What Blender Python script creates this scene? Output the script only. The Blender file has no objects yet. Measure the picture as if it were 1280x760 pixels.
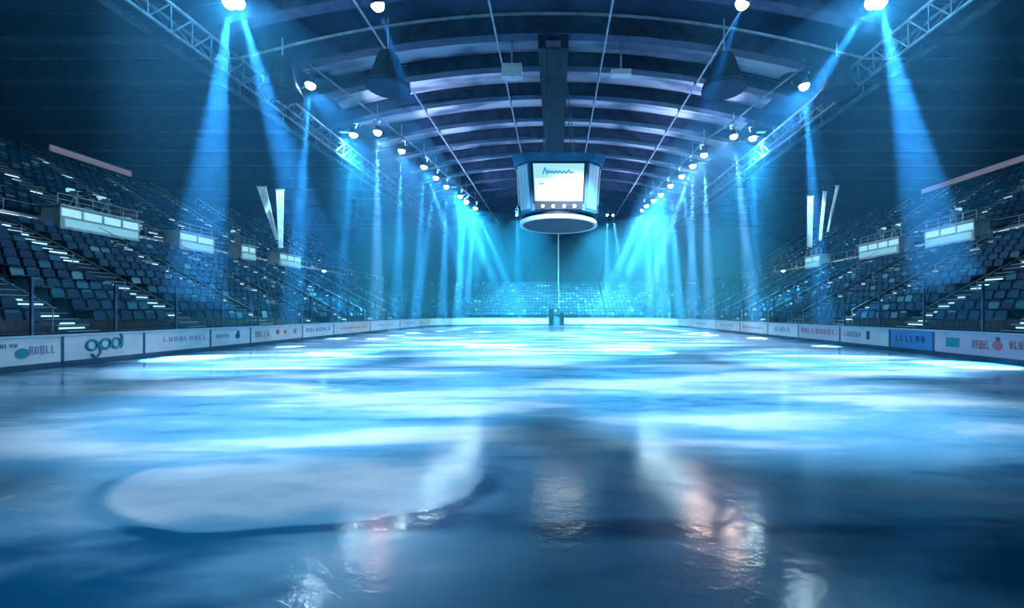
import bpy, math, random
from mathutils import Vector, Matrix
random.seed(7)
PI = math.pi
S = bpy.context.scene
COL = S.collection

# ------------------------------------------------------------------ camera
F = 521.0                       # focal length in pixels of the 1280 px wide frame
VX, VY, EYE = 695.0, 391.0, 1.78
CX = 0.25
cam_d = bpy.data.cameras.new('camera')
cam = bpy.data.objects.new('camera', cam_d); COL.objects.link(cam)
cam_d.sensor_width = 36; cam_d.lens = F/1280*36
cam_d.shift_x = (640-VX)/1280; cam_d.shift_y = (VY-380)/1280
cam_d.clip_start = .05; cam_d.clip_end = 400
cam.location = (CX, 0, EYE); cam.rotation_euler = (PI/2, 0, 0)
S.camera = cam
def at(px, py, d): return Vector((CX+(px-VX)/F*d, d, EYE-(py-VY)/F*d))

# ------------------------------------------------------------------ world, exposure
w = bpy.data.worlds.new('world'); S.world = w; w.use_nodes = True
w.node_tree.nodes['Background'].inputs[0].default_value = (0.02, 0.12, 0.3, 1)
w.node_tree.nodes['Background'].inputs[1].default_value = .02
S.view_settings.view_transform = 'Standard'; S.view_settings.look = 'None'
S.view_settings.gamma = 1; S.view_settings.use_curve_mapping = False
S.view_settings.exposure = 0.0
cy = S.cycles
cy.max_bounces = 4; cy.diffuse_bounces = 1; cy.glossy_bounces = 2; cy.transmission_bounces = 3
cy.transparent_max_bounces = 24; cy.volume_bounces = 0
cy.use_denoising = True; cy.use_adaptive_sampling = True; cy.adaptive_threshold = .06; cy.sample_clamp_indirect = 4.0; cy.caustics_reflective = False; cy.caustics_refractive = False

# light levels
P_ROW = 560000      # narrow beams of the rows
P_ICE = 6000
P_TOP = 84000
P_WASH = 2200      # wide light of the rows on ice and seats
P_UP = 2000        # light thrown on the roof
P_KEY = 230000      # the four strong beams at the front
P_END = 130000      # floods added at the far end
HAZE = 0.0010

# ------------------------------------------------------------------ materials
MATS = {}
def mat(name, col, rough=.5, metal=0, emit=None, es=0, noise=0, scale=3, spec=.5):
    if name in MATS: return MATS[name]
    m = bpy.data.materials.new(name); m.use_nodes = True
    n = m.node_tree.nodes; l = m.node_tree.links; b = n['Principled BSDF']
    b.inputs['Base Color'].default_value = (*col, 1); b.inputs['Roughness'].default_value = rough
    b.inputs['Metallic'].default_value = metal; b.inputs['Specular IOR Level'].default_value = spec
    if emit:
        m.cycles.emission_sampling = 'AUTO' if es > 100 else 'NONE'; b.inputs['Emission Color'].default_value = (*emit, 1); b.inputs['Emission Strength'].default_value = es
    if noise:
        t = n.new('ShaderNodeTexCoord'); x = n.new('ShaderNodeTexNoise'); x.inputs['Scale'].default_value = scale
        r = n.new('ShaderNodeValToRGB'); l.new(t.outputs['Object'], x.inputs[0]); l.new(x.outputs[0], r.inputs[0])
        r.color_ramp.elements[0].position = .35; r.color_ramp.elements[1].position = .65
        r.color_ramp.elements[0].color = (*[c*(1-noise) for c in col], 1)
        r.color_ramp.elements[1].color = (*[min(1, c*(1+noise)) for c in col], 1)
        l.new(r.outputs[0], b.inputs['Base Color'])
    MATS[name] = m; return m

concrete = mat('concrete', (.018, .05, .085), .8, noise=.35, scale=.8, spec=.08)
wallm = mat('dark_wall', (.012, .035, .065), .8, noise=.2, scale=.4, spec=.08)
steel = mat('blue_steel', (.022, .038, .075), .5, .2, noise=.25, scale=1.5, spec=.08)
steel_l = mat('pale_steel', (.30, .38, .50), .4, .3, noise=.2, scale=2, spec=.08)
truss_m = mat('truss_metal', (.08, .13, .18), .35, .5, noise=.3, scale=3, spec=.08)
black = mat('black_plastic', (.012, .018, .028), .5, noise=.3, scale=5, spec=.08)
white = mat('white_board', (.80, .88, .97), .3, noise=.08, scale=1.3)
whitew = mat('warm_white_board', (.78, .76, .74), .3, noise=.08, scale=1.3)
pinkw = mat('pinkish_white_board', (.72, .68, .82), .3, noise=.08, scale=1.3)
blueb = mat('blue_board', (.08, .34, .75), .3, noise=.1, scale=1.3)
cap_m = mat('cap_rail_plastic', (.45, .70, .85), .35)
kick_m = mat('kick_plate', (.02, .07, .13), .35, noise=.2, scale=2)
teal_i = mat('teal_print', (.0, .30, .36), .5)
navy_i = mat('navy_print', (.02, .09, .24), .5)
red_i = mat('red_print', (.62, .13, .16), .5)
grey_i = mat('grey_print', (.24, .30, .42), .5)
lilac_i = mat('lilac_print', (.40, .42, .66), .5)
cloth = mat('pennant_cloth', (.85, .9, .92), .7, noise=.2, scale=2)
booth_m = mat('booth_paint', (.45, .58, .66), .5, noise=.2, scale=2)
step_m = mat('step_nosing', (.75, .82, .85), .5)
rail_m = mat('handrail_steel', (.6, .7, .75), .3, .6)
lamp_e = mat('lamp_glass', (.8, .9, 1), .2, emit=(.5, .82, 1), es=170)
lamp_w = mat('warm_lamp_glass', (1, .9, .9), .2, emit=(1, .84, .82), es=170)
floor_e = mat('small_lamp_glass', (.8, .9, 1), .2, emit=(.45, .9, 1), es=25)
step_e = mat('step_light_glass', (.8, .9, 1), .3, emit=(.42, .72, .85), es=1.6)
win_e = mat('lit_window', (.1, .2, .25), .3, emit=(.30, .68, .85), es=1.1)
fascia_e = mat('lit_fascia_strip', (.5, .45, .5), .5, emit=(.34, .25, .34), es=.28)
screen_e = mat('screen_glow', (.04, .08, .1), .3, emit=(.42, .93, 1), es=.85)
screen_w = mat('screen_pale_band', (.04, .08, .1), .3, emit=(.72, .92, 1), es=1.0)
screen_d = mat('screen_dark_print', (.02, .1, .2), .4, emit=(.02, .26, .42), es=.9)
panel_e = mat('scoreboard_side_panel', (.08, .25, .4), .35, emit=(.13, .48, .75), es=.35)
hood_m = mat('scoreboard_casing', (.02, .12, .22), .45, noise=.2, scale=1, spec=.08)

def seat_material():
    m = bpy.data.materials.new('seat_plastic'); m.use_nodes = True
    n = m.node_tree.nodes; l = m.node_tree.links; b = n['Principled BSDF']
    g = n.new('ShaderNodeNewGeometry'); x = n.new('ShaderNodeTexWhiteNoise'); x.noise_dimensions = '1D'
    o = n.new('ShaderNodeObjectInfo'); a = n.new('ShaderNodeMath'); a.operation = 'ADD'
    l.new(g.outputs['Random Per Island'], a.inputs[0]); l.new(o.outputs['Random'], a.inputs[1])
    l.new(a.outputs[0], x.inputs['W'])
    r = n.new('ShaderNodeValToRGB'); l.new(x.outputs[0], r.inputs[0])
    e = r.color_ramp.elements
    e[0].color = (.004, .032, .085, 1); e[1].position = .80; e[1].color = (.010, .08, .16, 1)
    k = r.color_ramp.elements.new(.94); k.color = (.04, .22, .30, 1)
    k = r.color_ramp.elements.new(1.0); k.color = (.22, .45, .52, 1)
    l.new(r.outputs[0], b.inputs['Base Color']); b.inputs['Roughness'].default_value = .5; b.inputs['Specular IOR Level'].default_value = .2
    return m
seat_m = seat_material()

def glass_material():
    m = bpy.data.materials.new('clear_acrylic'); m.use_nodes = True
    n = m.node_tree.nodes; l = m.node_tree.links; n.remove(n['Principled BSDF'])
    out = [q for q in n if q.type == 'OUTPUT_MATERIAL'][0]
    t = n.new('ShaderNodeBsdfTransparent'); t.inputs[0].default_value = (.93, .98, 1, 1)
    g = n.new('ShaderNodeBsdfGlossy'); g.inputs['Roughness'].default_value = .06
    x = n.new('ShaderNodeMixShader'); x.inputs[0].default_value = .05; l.new(t.outputs[0], x.inputs[1]); l.new(g.outputs[0], x.inputs[2])
    l.new(x.outputs[0], out.inputs[0]); return m
glass_m = glass_material()

def ceiling_material():
    m = bpy.data.materials.new('roof_deck'); m.use_nodes = True
    n = m.node_tree.nodes; l = m.node_tree.links; b = n['Principled BSDF']
    t = n.new('ShaderNodeTexCoord'); mp = n.new('ShaderNodeMapping'); l.new(t.outputs['Object'], mp.inputs[0])
    mp.inputs['Scale'].default_value = (.16, .6, 0)
    x = n.new('ShaderNodeTexNoise'); x.inputs['Scale'].default_value = 1.6; x.inputs['Detail'].default_value = 3
    l.new(mp.outputs[0], x.inputs[0])
    r = n.new('ShaderNodeValToRGB'); l.new(x.outputs[0], r.inputs[0])
    r.color_ramp.elements[0].position = .38; r.color_ramp.elements[0].color = (.14, .17, .26, 1)
    r.color_ramp.elements[1].position = .56; r.color_ramp.elements[1].color = (.50, .54, .68, 1)
    l.new(r.outputs[0], b.inputs['Base Color']); b.inputs['Roughness'].default_value = .7; b.inputs['Specular IOR Level'].default_value = .1
    wv = n.new('ShaderNodeTexWave'); wv.bands_direction = 'X'; wv.inputs['Scale'].default_value = 2.0
    l.new(t.outputs['Object'], wv.inputs[0]); bp = n.new('ShaderNodeBump'); bp.inputs['Strength'].default_value = .3
    l.new(wv.outputs[0], bp.inputs['Height']); l.new(bp.outputs[0], b.inputs['Normal'])
    return m

def ice_material():
    m = bpy.data.materials.new('rink_ice'); m.use_nodes = True
    n = m.node_tree.nodes; l = m.node_tree.links; b = n['Principled BSDF']
    def N(t, **k):
        q = n.new(t)
        for a, v in k.items(): setattr(q, a, v)
        return q
    def M(op, a, c=None, d=None, clamp=False):
        q = N('ShaderNodeMath', operation=op, use_clamp=clamp)
        for i, v in enumerate((a, c, d)):
            if v is None: continue
            if isinstance(v, (int, float)): q.inputs[i].default_value = v
            else: l.new(v, q.inputs[i])
        return q.outputs[0]
    tc = N('ShaderNodeTexCoord').outputs['Object']
    sep = N('ShaderNodeSeparateXYZ'); l.new(tc, sep.inputs[0]); X, Y = sep.outputs[0], sep.outputs[1]
    def noise(sx, sy, sc, det=3, dist=0, rot=0):
        mp = N('ShaderNodeMapping'); mp.inputs['Scale'].default_value = (sx, sy, 1); mp.inputs['Rotation'].default_value = (0, 0, rot)
        l.new(tc, mp.inputs[0]); q = N('ShaderNodeTexNoise'); q.inputs['Scale'].default_value = sc
        q.inputs['Detail'].default_value = det; q.inputs['Distortion'].default_value = dist
        l.new(mp.outputs[0], q.inputs[0]); return q.outputs[0]
    def ramp(v, stops, interp='EASE'):
        r = N('ShaderNodeValToRGB'); r.color_ramp.interpolation = interp; l.new(v, r.inputs[0])
        e = r.color_ramp.elements
        while len(e) < len(stops): e.new(.5)
        for q, (p, c) in zip(e, stops):
            q.position = p; q.color = (*c, 1) if isinstance(c, tuple) else (c, c, c, 1)
        return r.outputs[0]
    def sm(v, a, c):      # smoothstep
        q = N('ShaderNodeMapRange', interpolation_type='SMOOTHSTEP'); l.new(v, q.inputs[0])
        q.inputs[1].default_value = a; q.inputs[2].default_value = c; return q.outputs[0]
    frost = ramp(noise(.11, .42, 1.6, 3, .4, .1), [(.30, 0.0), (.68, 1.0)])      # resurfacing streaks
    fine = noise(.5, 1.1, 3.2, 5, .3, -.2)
    # light pool painted as a pale oval with dark rim; thin skate scratches
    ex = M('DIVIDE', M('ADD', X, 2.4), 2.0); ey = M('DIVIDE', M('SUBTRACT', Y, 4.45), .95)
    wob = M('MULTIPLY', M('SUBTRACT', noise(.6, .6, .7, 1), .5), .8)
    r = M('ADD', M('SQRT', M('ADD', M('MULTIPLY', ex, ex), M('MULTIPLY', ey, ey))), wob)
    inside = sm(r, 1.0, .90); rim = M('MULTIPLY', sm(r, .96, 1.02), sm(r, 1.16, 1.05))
    scr = N('ShaderNodeTexVoronoi', feature='DISTANCE_TO_EDGE'); mp = N('ShaderNodeMapping')
    nz = N('ShaderNodeTexNoise'); nz.inputs['Scale'].default_value = .35; l.new(tc, nz.inputs[0])
    vm = N('ShaderNodeVectorMath', operation='ADD'); sc2 = N('ShaderNodeVectorMath', operation='SCALE'); sc2.inputs['Scale'].default_value = 3.0
    l.new(nz.outputs[1], sc2.inputs[0]); l.new(tc, vm.inputs[0]); l.new(sc2.outputs[0], vm.inputs[1])
    mp.inputs['Scale'].default_value = (.30, .8, 1); mp.inputs['Rotation'].default_value = (0, 0, .6); l.new(vm.outputs[0], mp.inputs[0]); l.new(mp.outputs[0], scr.inputs[0])
    scratch = M('MULTIPLY', sm(scr.outputs[0], .012, .0), sm(noise(.8, .8, 1.1, 1), .56, .66))
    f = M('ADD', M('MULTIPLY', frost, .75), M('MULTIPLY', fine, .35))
    f = M('SUBTRACT', f, M('MULTIPLY', sm(Y, 6.0, 3.2), .30)); f = M('ADD', f, M('MULTIPLY', M('MULTIPLY', inside, sm(ey, 1.1, -.4)), .32)); f = M('SUBTRACT', f, M('MULTIPLY', M('MULTIPLY', rim, sm(ey, .5, -.2)), .22)); f = M('ADD', f, M('MULTIPLY', scratch, .25), None, True)  # darker ice colour near the camera stands in for the dim foreground light
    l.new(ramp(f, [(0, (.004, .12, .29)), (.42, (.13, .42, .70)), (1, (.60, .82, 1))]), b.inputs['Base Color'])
    ro = M('ADD', M('MULTIPLY', fine, .08), M('MULTIPLY', f, .08)); ro = M('ADD', ro, .075)
    l.new(ro, b.inputs['Roughness']); b.inputs['IOR'].default_value = 1.45; b.inputs['Specular IOR Level'].default_value = .75
    h = M('ADD', M('MULTIPLY', noise(1.2, 1.6, 5, 4), .6), M('MULTIPLY', noise(1, 1, 28, 3), .16)); h = M('ADD', h, M('MULTIPLY', scratch, -.2))
    bp = N('ShaderNodeBump'); bp.inputs['Strength'].default_value = .09; bp.inputs['Distance'].default_value = .06
    l.new(h, bp.inputs['Height']); l.new(bp.outputs[0], b.inputs['Normal'])
    return m

# ------------------------------------------------------------------ helpers
class MB:
    def __init__(s): s.v = []; s.f = []; s.mi = []
    def quad(s, a, b, c, d, k=0):
        i = len(s.v); s.v += [tuple(a), tuple(b), tuple(c), tuple(d)]; s.f.append((i, i+1, i+2, i+3)); s.mi.append(k); return s
    def hexa(s, p, k=0):            # 8 points: bottom ring, top ring
        i = len(s.v); s.v += [tuple(q) for q in p]
        for f in ((3, 2, 1, 0), (4, 5, 6, 7), (0, 1, 5, 4), (1, 2, 6, 5), (2, 3, 7, 6), (3, 0, 4, 7)):
            s.f.append(tuple(i+j for j in f)); s.mi.append(k)
        return s
    def box(s, c, d, k=0, M=None):
        x, y, z = (q/2 for q in d); c = Vector(c)
        p = [Vector(q) for q in ((-x, -y, -z), (x, -y, -z), (x, y, -z), (-x, y, -z), (-x, -y, z), (x, -y, z), (x, y, z), (-x, y, z))]
        if M is not None: p = [M @ q for q in p]
        return s.hexa([c+q for q in p], k)
    def tube(s, a, b, r, n=6, k=0, r2=None):
        a = Vector(a); b = Vector(b); r2 = r if r2 is None else r2
        d = (b-a).normalized(); u = d.orthogonal().normalized(); v = d.cross(u); i = len(s.v)
        for c, rr in ((a, r), (b, r2)):
            for j in range(n):
                t = 2*PI*j/n; s.v.append(tuple(c+(u*math.cos(t)+v*math.sin(t))*rr))
        for j in range(n):
            s.f.append((i+j, i+(j+1) % n, i+n+(j+1) % n, i+n+j)); s.mi.append(k)
        s.f.append(tuple(i+j for j in range(n-1, -1, -1))); s.mi.append(k)
        s.f.append(tuple(i+n+j for j in range(n))); s.mi.append(k)
        return s
    def path(s, pts, r, n=6, k=0):
        for a, b in zip(pts, pts[1:]): s.tube(a, b, r, n, k)
        return s
    def lathe(s, prof, n=16, k=0, c=(0, 0, 0)):
        i = len(s.v); c = Vector(c)
        for r, z in prof:
            for j in range(n):
                t = 2*PI*j/n; s.v.append(tuple(c+Vector((r*math.cos(t), r*math.sin(t), z))))
        for q in range(len(prof)-1):
            for j in range(n):
                a = i+q*n+j; b = i+q*n+(j+1) % n
                s.f.append((a, b, b+n, a+n)); s.mi.append(k)
        s.f.append(tuple(i+j for j in range(n-1, -1, -1))); s.mi.append(k)
        e = i+(len(prof)-1)*n; s.f.append(tuple(e+j for j in range(n))); s.mi.append(k)
        return s
    def mesh(s, name, mats, smooth=False):
        me = bpy.data.meshes.new(name); me.from_pydata(s.v, [], s.f)
        for m in (mats if isinstance(mats, (list, tuple)) else [mats]): me.materials.append(m)
        if any(s.mi): me.polygons.foreach_set('material_index', s.mi)
        if smooth: me.polygons.foreach_set('use_smooth', [len(f) == 4 for f in s.f])
        me.update(); return me
    def build(s, name, mats, parent=None, loc=None, rot=None, smooth=False):
        o = bpy.data.objects.new(name, s.mesh(name, mats, smooth)); COL.objects.link(o)
        if parent: o.parent = parent
        if loc is not None: o.location = loc
        if rot is not None: o.rotation_euler = rot
        return o
def tag(o, label=None, cat=None, group=None, kind=None):
    for k, v in (('label', label), ('category', cat), ('group', group), ('kind', kind)):
        if v: o[k] = v
    return o
def thing(name, label, cat, loc=(0, 0, 0), rz=0, group=None):
    o = bpy.data.objects.new(name, None); o.empty_display_size = .2; COL.objects.link(o)
    o.location = loc; o.rotation_euler = (0, 0, rz); return tag(o, label, cat, group)
def struct(o): o['kind'] = 'structure'; return o
def copy_tree(o, parent=None):
    c = o.copy(); COL.objects.link(c)
    if parent: c.parent = parent
    for ch in list(o.children): copy_tree(ch, c)
    return c
ORD = 'nearest second third fourth fifth sixth seventh eighth ninth tenth eleventh twelfth thirteenth fourteenth fifteenth sixteenth seventeenth eighteenth nineteenth twentieth'.split()
def side_word(s): return 'left' if s < 0 else 'right'
def spot(name, parent, loc, target, power, angle, col, blend=.5, radius=.12, vol=1.0):
    d = bpy.data.lights.new(name, 'SPOT'); d.energy = power; d.spot_size = math.radians(angle); d.spot_blend = blend
    d.color = col; d.shadow_soft_size = radius
    o = bpy.data.objects.new(name, d); COL.objects.link(o)
    v = Vector(target)-Vector(loc)
    o.rotation_euler = v.to_track_quat('-Z', 'Y').to_euler()
    if parent: o.parent = parent; o.location = Vector(loc)-parent.location
    else: o.location = loc
    return o

# ------------------------------------------------------------------ rink and bowl layout
HW, YE, RC = 15.85, 58.0, 8.5        # half width of the rink, far end, corner radius
YC = YE-RC; XC = HW-RC
def ring(L, step=9, y0=-4.0):
    """points and outward normals of the rink outline pushed out to half width L, from near left round to near right"""
    r = L-XC; pts = [(Vector((-L, y0)), Vector((-1, 0))), (Vector((-L, YC)), Vector((-1, 0)))]
    for j in range(1, step+1):
        a = PI-PI/2*j/step; pts.append((Vector((-XC+r*math.cos(a), YC+r*math.sin(a))), Vector((math.cos(a), math.sin(a)))))
    for j in range(0, step+1):
        a = PI/2-PI/2*j/step; pts.append((Vector((XC+r*math.cos(a), YC+r*math.sin(a))), Vector((math.cos(a), math.sin(a)))))
    pts.append((Vector((L, y0)), Vector((1, 0))))
    return pts
# ice
outline = [p for p, _ in ring(HW+.05, 16)]
mb = MB(); mb.v = [(p.x, p.y, 0) for p in outline]; mb.f = [tuple(range(len(outline)))[::-1]]; mb.mi = [0]
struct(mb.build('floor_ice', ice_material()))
mb = MB(); mb.box((0, 33, -.16), (92, 82, .3)); struct(mb.build('floor', concrete))

# lower bowl
L0, L1, NR = 18.4, 28.9, 12
RUN, RISE, B0 = (L1-L0)/NR, .47, 1.05
def sweep(L, z0, L2, z2, m):
    a, b = ring(L), ring(L2)
    for i in range(len(a)-1):
        m.quad((*a[i][0], z0), (*b[i][0], z2), (*b[i+1][0], z2), (*a[i+1][0], z0))
mb = MB(); sweep(L0-.02, 0, L0-.02, B0, mb)
for k in range(NR):
    La = L0+k*RUN; z = B0+k*RISE
    sweep(La, z, La+RUN, z, mb); sweep(La+RUN, z, La+RUN, z+RISE, mb)
LT = B0+NR*RISE
sweep(L1, LT, L1+1.4, LT, mb)
struct(mb.build('floor_lower_stand', concrete))
# upper bowl, both long sides
U0, U1, UR = 30.3, 41.4, 13
URUN, URISE, UB = (U1-U0)/UR, .56, 7.35
YW = 72.0
for s in (-1, 1):
    mb = MB()
    def q(La, za, Lb, zb): mb.quad((s*La, -5, za), (s*Lb, -5, zb), (s*Lb, YW, zb), (s*La, YW, za))
    q(U0, LT, U0, UB)
    for k in range(UR):
        z = UB+k*URISE; q(U0+k*URUN, z, U0+(k+1)*URUN, z); q(U0+(k+1)*URUN, z, U0+(k+1)*URUN, z+URISE)
    UT = UB+UR*URISE; q(U1, UT, U1+2, UT)
    struct(mb.build('floor_upper_stand_'+side_word(s), concrete))
    mb = MB(); mb.box((s*43.6, 33.5, 10), (.4, 78, 20)); struct(mb.build('wall_'+side_word(s), wallm))
mb = MB(); mb.box((0, YW+.4, 10), (88, .4, 20)); struct(mb.build('wall_far', wallm))
mb = MB(); mb.box((0, -5.4, 10), (88, .4, 20)); struct(mb.build('wall_near', wallm))
# walkway rail behind the lower stand at the far end
# roof: shallow vault between the side trusses, lower flat roof outside them
def roof_z(x):
    x = abs(x); return 18.3-1.45*(x/13.0)**2 if x < 17 else 18.3-1.45*(17/13.0)**2
mb = MB(); xs = [i*1.0 for i in range(-44, 45)]
for a, b in zip(xs, xs[1:]): mb.quad((a, -5.5, roof_z(a)), (b, -5.5, roof_z(b)), (b, YW+.5, roof_z(b)), (a, YW+.5, roof_z(a)))
mb = MB()
for a, b in zip(xs, xs[1:]):
    for ya, yb in ((-5.5, 22.9), (22.9, YW+.5)): mb.quad((a, ya, roof_z(a)), (b, ya, roof_z(b)), (b, yb, roof_z(b)), (a, yb, roof_z(a)), 1 if abs(a+b) > 29 or ya < 0 else 0)  # front and sides take a darker copy: roof shade put into colour
struct(mb.build('ceiling', [ceiling_material(), mat('roof_deck_shade', (.012, .022, .045), .9, noise=.3, scale=.5, spec=.08)], smooth=True))

# roof ribs
RIBY = [12.5, 16, 19.5]+[23+3.5*i for i in range(14)]
for i, y in enumerate(RIBY):
    dep = 1.15 if i < 4 else .85
    t = thing('roof_rib', f'arched dark blue roof rib spanning the hall, {ORD[i]} from the camera' if i else 'arched dark blue roof rib spanning the hall, nearest to the camera', 'roof rib', (0, y, 0), 0, 'arched roof ribs')
    xs = [-43+86*k/60 for k in range(61)]
    w_, u_, f_ = MB(), MB(), MB()
    for a, b in zip(xs, xs[1:]):
        za, zb = roof_z(a)-.05, roof_z(b)-.05
        def seg(m, y0, y1, lo, hi): m.hexa([(a, y0, za-lo), (b, y0, zb-lo), (b, y1, zb-lo), (a, y1, za-lo), (a, y0, za-hi), (b, y0, zb-hi), (b, y1, zb-hi), (a, y1, za-hi)])
        seg(w_, -.12, .12, dep, .12); seg(u_, -.2, .2, .12, .0); seg(f_, -.3, .3, dep+.09, dep)
    w_.build('web', steel, t); u_.build('upper_flange', steel_l if i == 3 else steel, t); f_.build('lower_flange', steel, t)  # one rib's upper flange is paler, painting in its edge highlight
# thin pale service pipes running lengthwise under the ribs
for k, (x, nm) in enumerate(((-9.1, 'far left'), (-3.0, 'left of the centre catwalk'), (3.0, 'right of the centre catwalk'), (9.1, 'far right'))):
    z = roof_z(x)-1.35
    t = thing('service_pipe', f'thin pale pipe running lengthwise under the roof ribs, {nm}', 'pipe', (x, 0, z), 0, 'lengthwise roof pipes')
    mb = MB(); mb.tube((0, 12.3, 0), (0, 70, 0), .055, 8); mb.build('pipe', steel_l, t)
    for y in RIBY: MB().box((0, y, .12), (.14, .1, .26)).build('clamp', truss_m, t)
# centre catwalk: two dark box beams with cross bracing
t = thing('centre_catwalk', 'dark double beam catwalk hanging along the roof centre above the scoreboard', 'catwalk', (0.1, 0, 16.6))
for s in (-1, 1):
    m = MB(); m.box((s*.62, 34, 0), (.42, 22.5, .75)); m.build('beam', black, t)
for j in range(9): MB().box((0, 23.4+j*2.6, -.1), (1.0, .12, .12)).build('cross_brace', truss_m, t)
for j in range(7):
    for s in (-1, 1): MB().tube((s*.62, 24+j*3.5, .3), (s*.62, 24+j*3.5, 1.5), .04).build('hanger', steel_l, t)
m = MB(); m.box((0, 34, -.3), (.8, 22.3, .06)); m.build('walkway', black, t)

# lengthwise lattice trusses over both long sides
for s in (-1, 1):
    t = thing('lattice_truss', f'long steel lattice truss running above the {side_word(s)} stand', 'truss', (s*15.9, 0, 13.9), 0, 'long side trusses')
    for nm, (dx, dz) in (('upper_chord', (-.45, .5)), ('upper_chord', (.45, .5)), ('lower_chord', (0, -.35))):
        m = MB(); m.tube((dx, 9, dz), (dx, 66, dz), .075, 8); m.build(nm, truss_m, t)
    m = MB()
    for j in range(57):
        y = 9+j
        for dx in (-.45, .45):
            m.tube((dx, y, .5), (0, y+.5, -.35), .03, 5); m.tube((0, y+.5, -.35), (dx, y+1, .5), .03, 5)
        m.tube((-.45, y, .5), (.45, y, .5), .03, 5)
    m.build('lattice', truss_m, t)
    for j in range(9): MB().tube((0, 9+j*7, .5), (0, 9+j*7, 2.0), .03, 6).build('hanger', steel_l, t)
    t = thing('cable_tray', f'slim pale cable tray hanging beside the truss above the {side_word(s)} stand', 'cable tray', (s*18.4, 0, 14.6), 0, 'side cable trays')
    m = MB(); m.box((0, 36, 0), (.35, 56, .03)); m.box((-.17, 36, .05), (.02, 56, .1)); m.box((.17, 36, .05), (.02, 56, .1)); m.build('tray', truss_m, t)
    for j in range(15): MB().tube((0, 9+j*3.9, 0), (0, 9+j*3.9, 1.2), .02, 5).build('rod', steel_l, t)
    for k in range(3): MB().tube((-.1+.1*k, 8.2, .04), (-.1+.1*k, 63.8, .04), .03, 6).build('cable', black, t)

# ------------------------------------------------------------------ spotlights
# px, py, distance, target, beam power factor, beam angle, warm
def fixture(px, py, d, targets, label, group, size=.26, wash=1.0, up=1.0, warm=0, pw=1.0, big=False, glass=None, ice=None):
    p = at(px, py, d); col = (.22, .60, 1) if not warm else (.95, .82, 1)
    t = thing('spotlight', label, 'spotlight', p, 0, group)
    aim = (Vector(targets[0][0])-p).normalized(); R = aim.to_track_quat('-Z', 'Y').to_matrix()
    b = MB(); b.lathe([(size*.5, .42), (size*.8, .36), (size*.92, .1), (size*1.02, -.02), (size*1.02, .0), (size*.94, .01)], 16)
    b.v = [tuple(R @ Vector(v)) for v in b.v]; b.build('housing', black, t)
    g = MB(); g.lathe([(size*.9, .012), (size*.9, -.02), (size*.8, -.11), (size*.5, -.2), (size*.05, -.235)], 16)
    g.v = [tuple(R @ Vector(v)) for v in g.v]; g.build('lens', glass or (lamp_w if warm else lamp_e), t, smooth=True)
    y = MB()
    for sx in (-1, 1): y.tube(R @ Vector((sx*size*1.1, 0, .15)), Vector((sx*size*1.1, 0, .75)), .025)
    y.tube((-size*1.1, 0, .75), (size*1.1, 0, .75), .025); y.tube((0, 0, .75), (0, 0, 1.05), .035); y.build('yoke', steel, t)
    for k, (tg, ang, f) in enumerate(targets):
        q = p+(Vector(tg)-p).normalized()*.34
        spot('bulb', t, q, tg, (P_KEY if big else P_ROW)*f*pw, ang, col, .6, .08)
    if wash: spot('bulb', t, p+aim*.34, (p.x*.45, d+2, 0), P_WASH*wash, 95, col, .9, .15)
    if ice: spot('bulb', t, p+aim*.34, ice, P_ICE, 42, col, .9, .15)
    if up: spot('bulb', t, p+Vector((0, 0, .5)), (0, d+1.5, 18.2), P_UP*up, 120, (.50, .66, 1) , .9, .15)
    if big:
        d_ = bpy.data.lights.new('bulb', 'POINT'); d_.energy = 700; d_.color = (.25, .72, 1); d_.shadow_soft_size = .1
        o = bpy.data.objects.new('bulb', d_); COL.objects.link(o); o.parent = t; o.location = aim*.35
    return t
# strong front pair, each a cluster of two heads
def key(px, py, d, tgs, side):
    for k, (tg, ang, f) in enumerate(tgs):
        fixture(px+(-5 if k == 0 else 5)*1.0, py, d, [(tg, ang, f)], f'large glaring spotlight at the top {side} of the roof, {"outer" if k == (0 if side=="left" else 1) else "inner"} head of the pair',
                'strong front spotlights', size=.27, wash=0, up=0, big=True)
key(292, 3, 17, [((-14.2, 16.4, 0), 12, 1.3), ((-9.3, 19, 0), 13, .8)], 'left')
key(1095, 3, 17, [((4.0, 19, 0), 11, .6), ((14.3, 14.4, 0), 12, 1.3)], 'right')
ROWL = [(472, 6, 17, .5), (388, 106, 23, .8), (442, 168, 29.2, .5), (472, 165, 28.8, 1), (502, 188, 32, 1), (530, 208, 35.6, 1), (545, 222, 39, .8), (558, 233, 42, .8), (575, 245, 44.6, 1), (583, 252, 47, 1), (594, 260, 50, 1.1)]
ROWR = [(928, 4, 16.8, .5), (1005, 107, 22.9, .8), (941, 172, 29.7, .6), (917, 170, 29.5, 1), (880, 193, 32.7, 1.2), (866, 207, 35.2, 1.1), (852, 220, 38, 1), (838, 232, 41, .9), (826, 243, 44, .9), (817, 250, 46, 1), (808, 257, 48, 1)]
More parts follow.
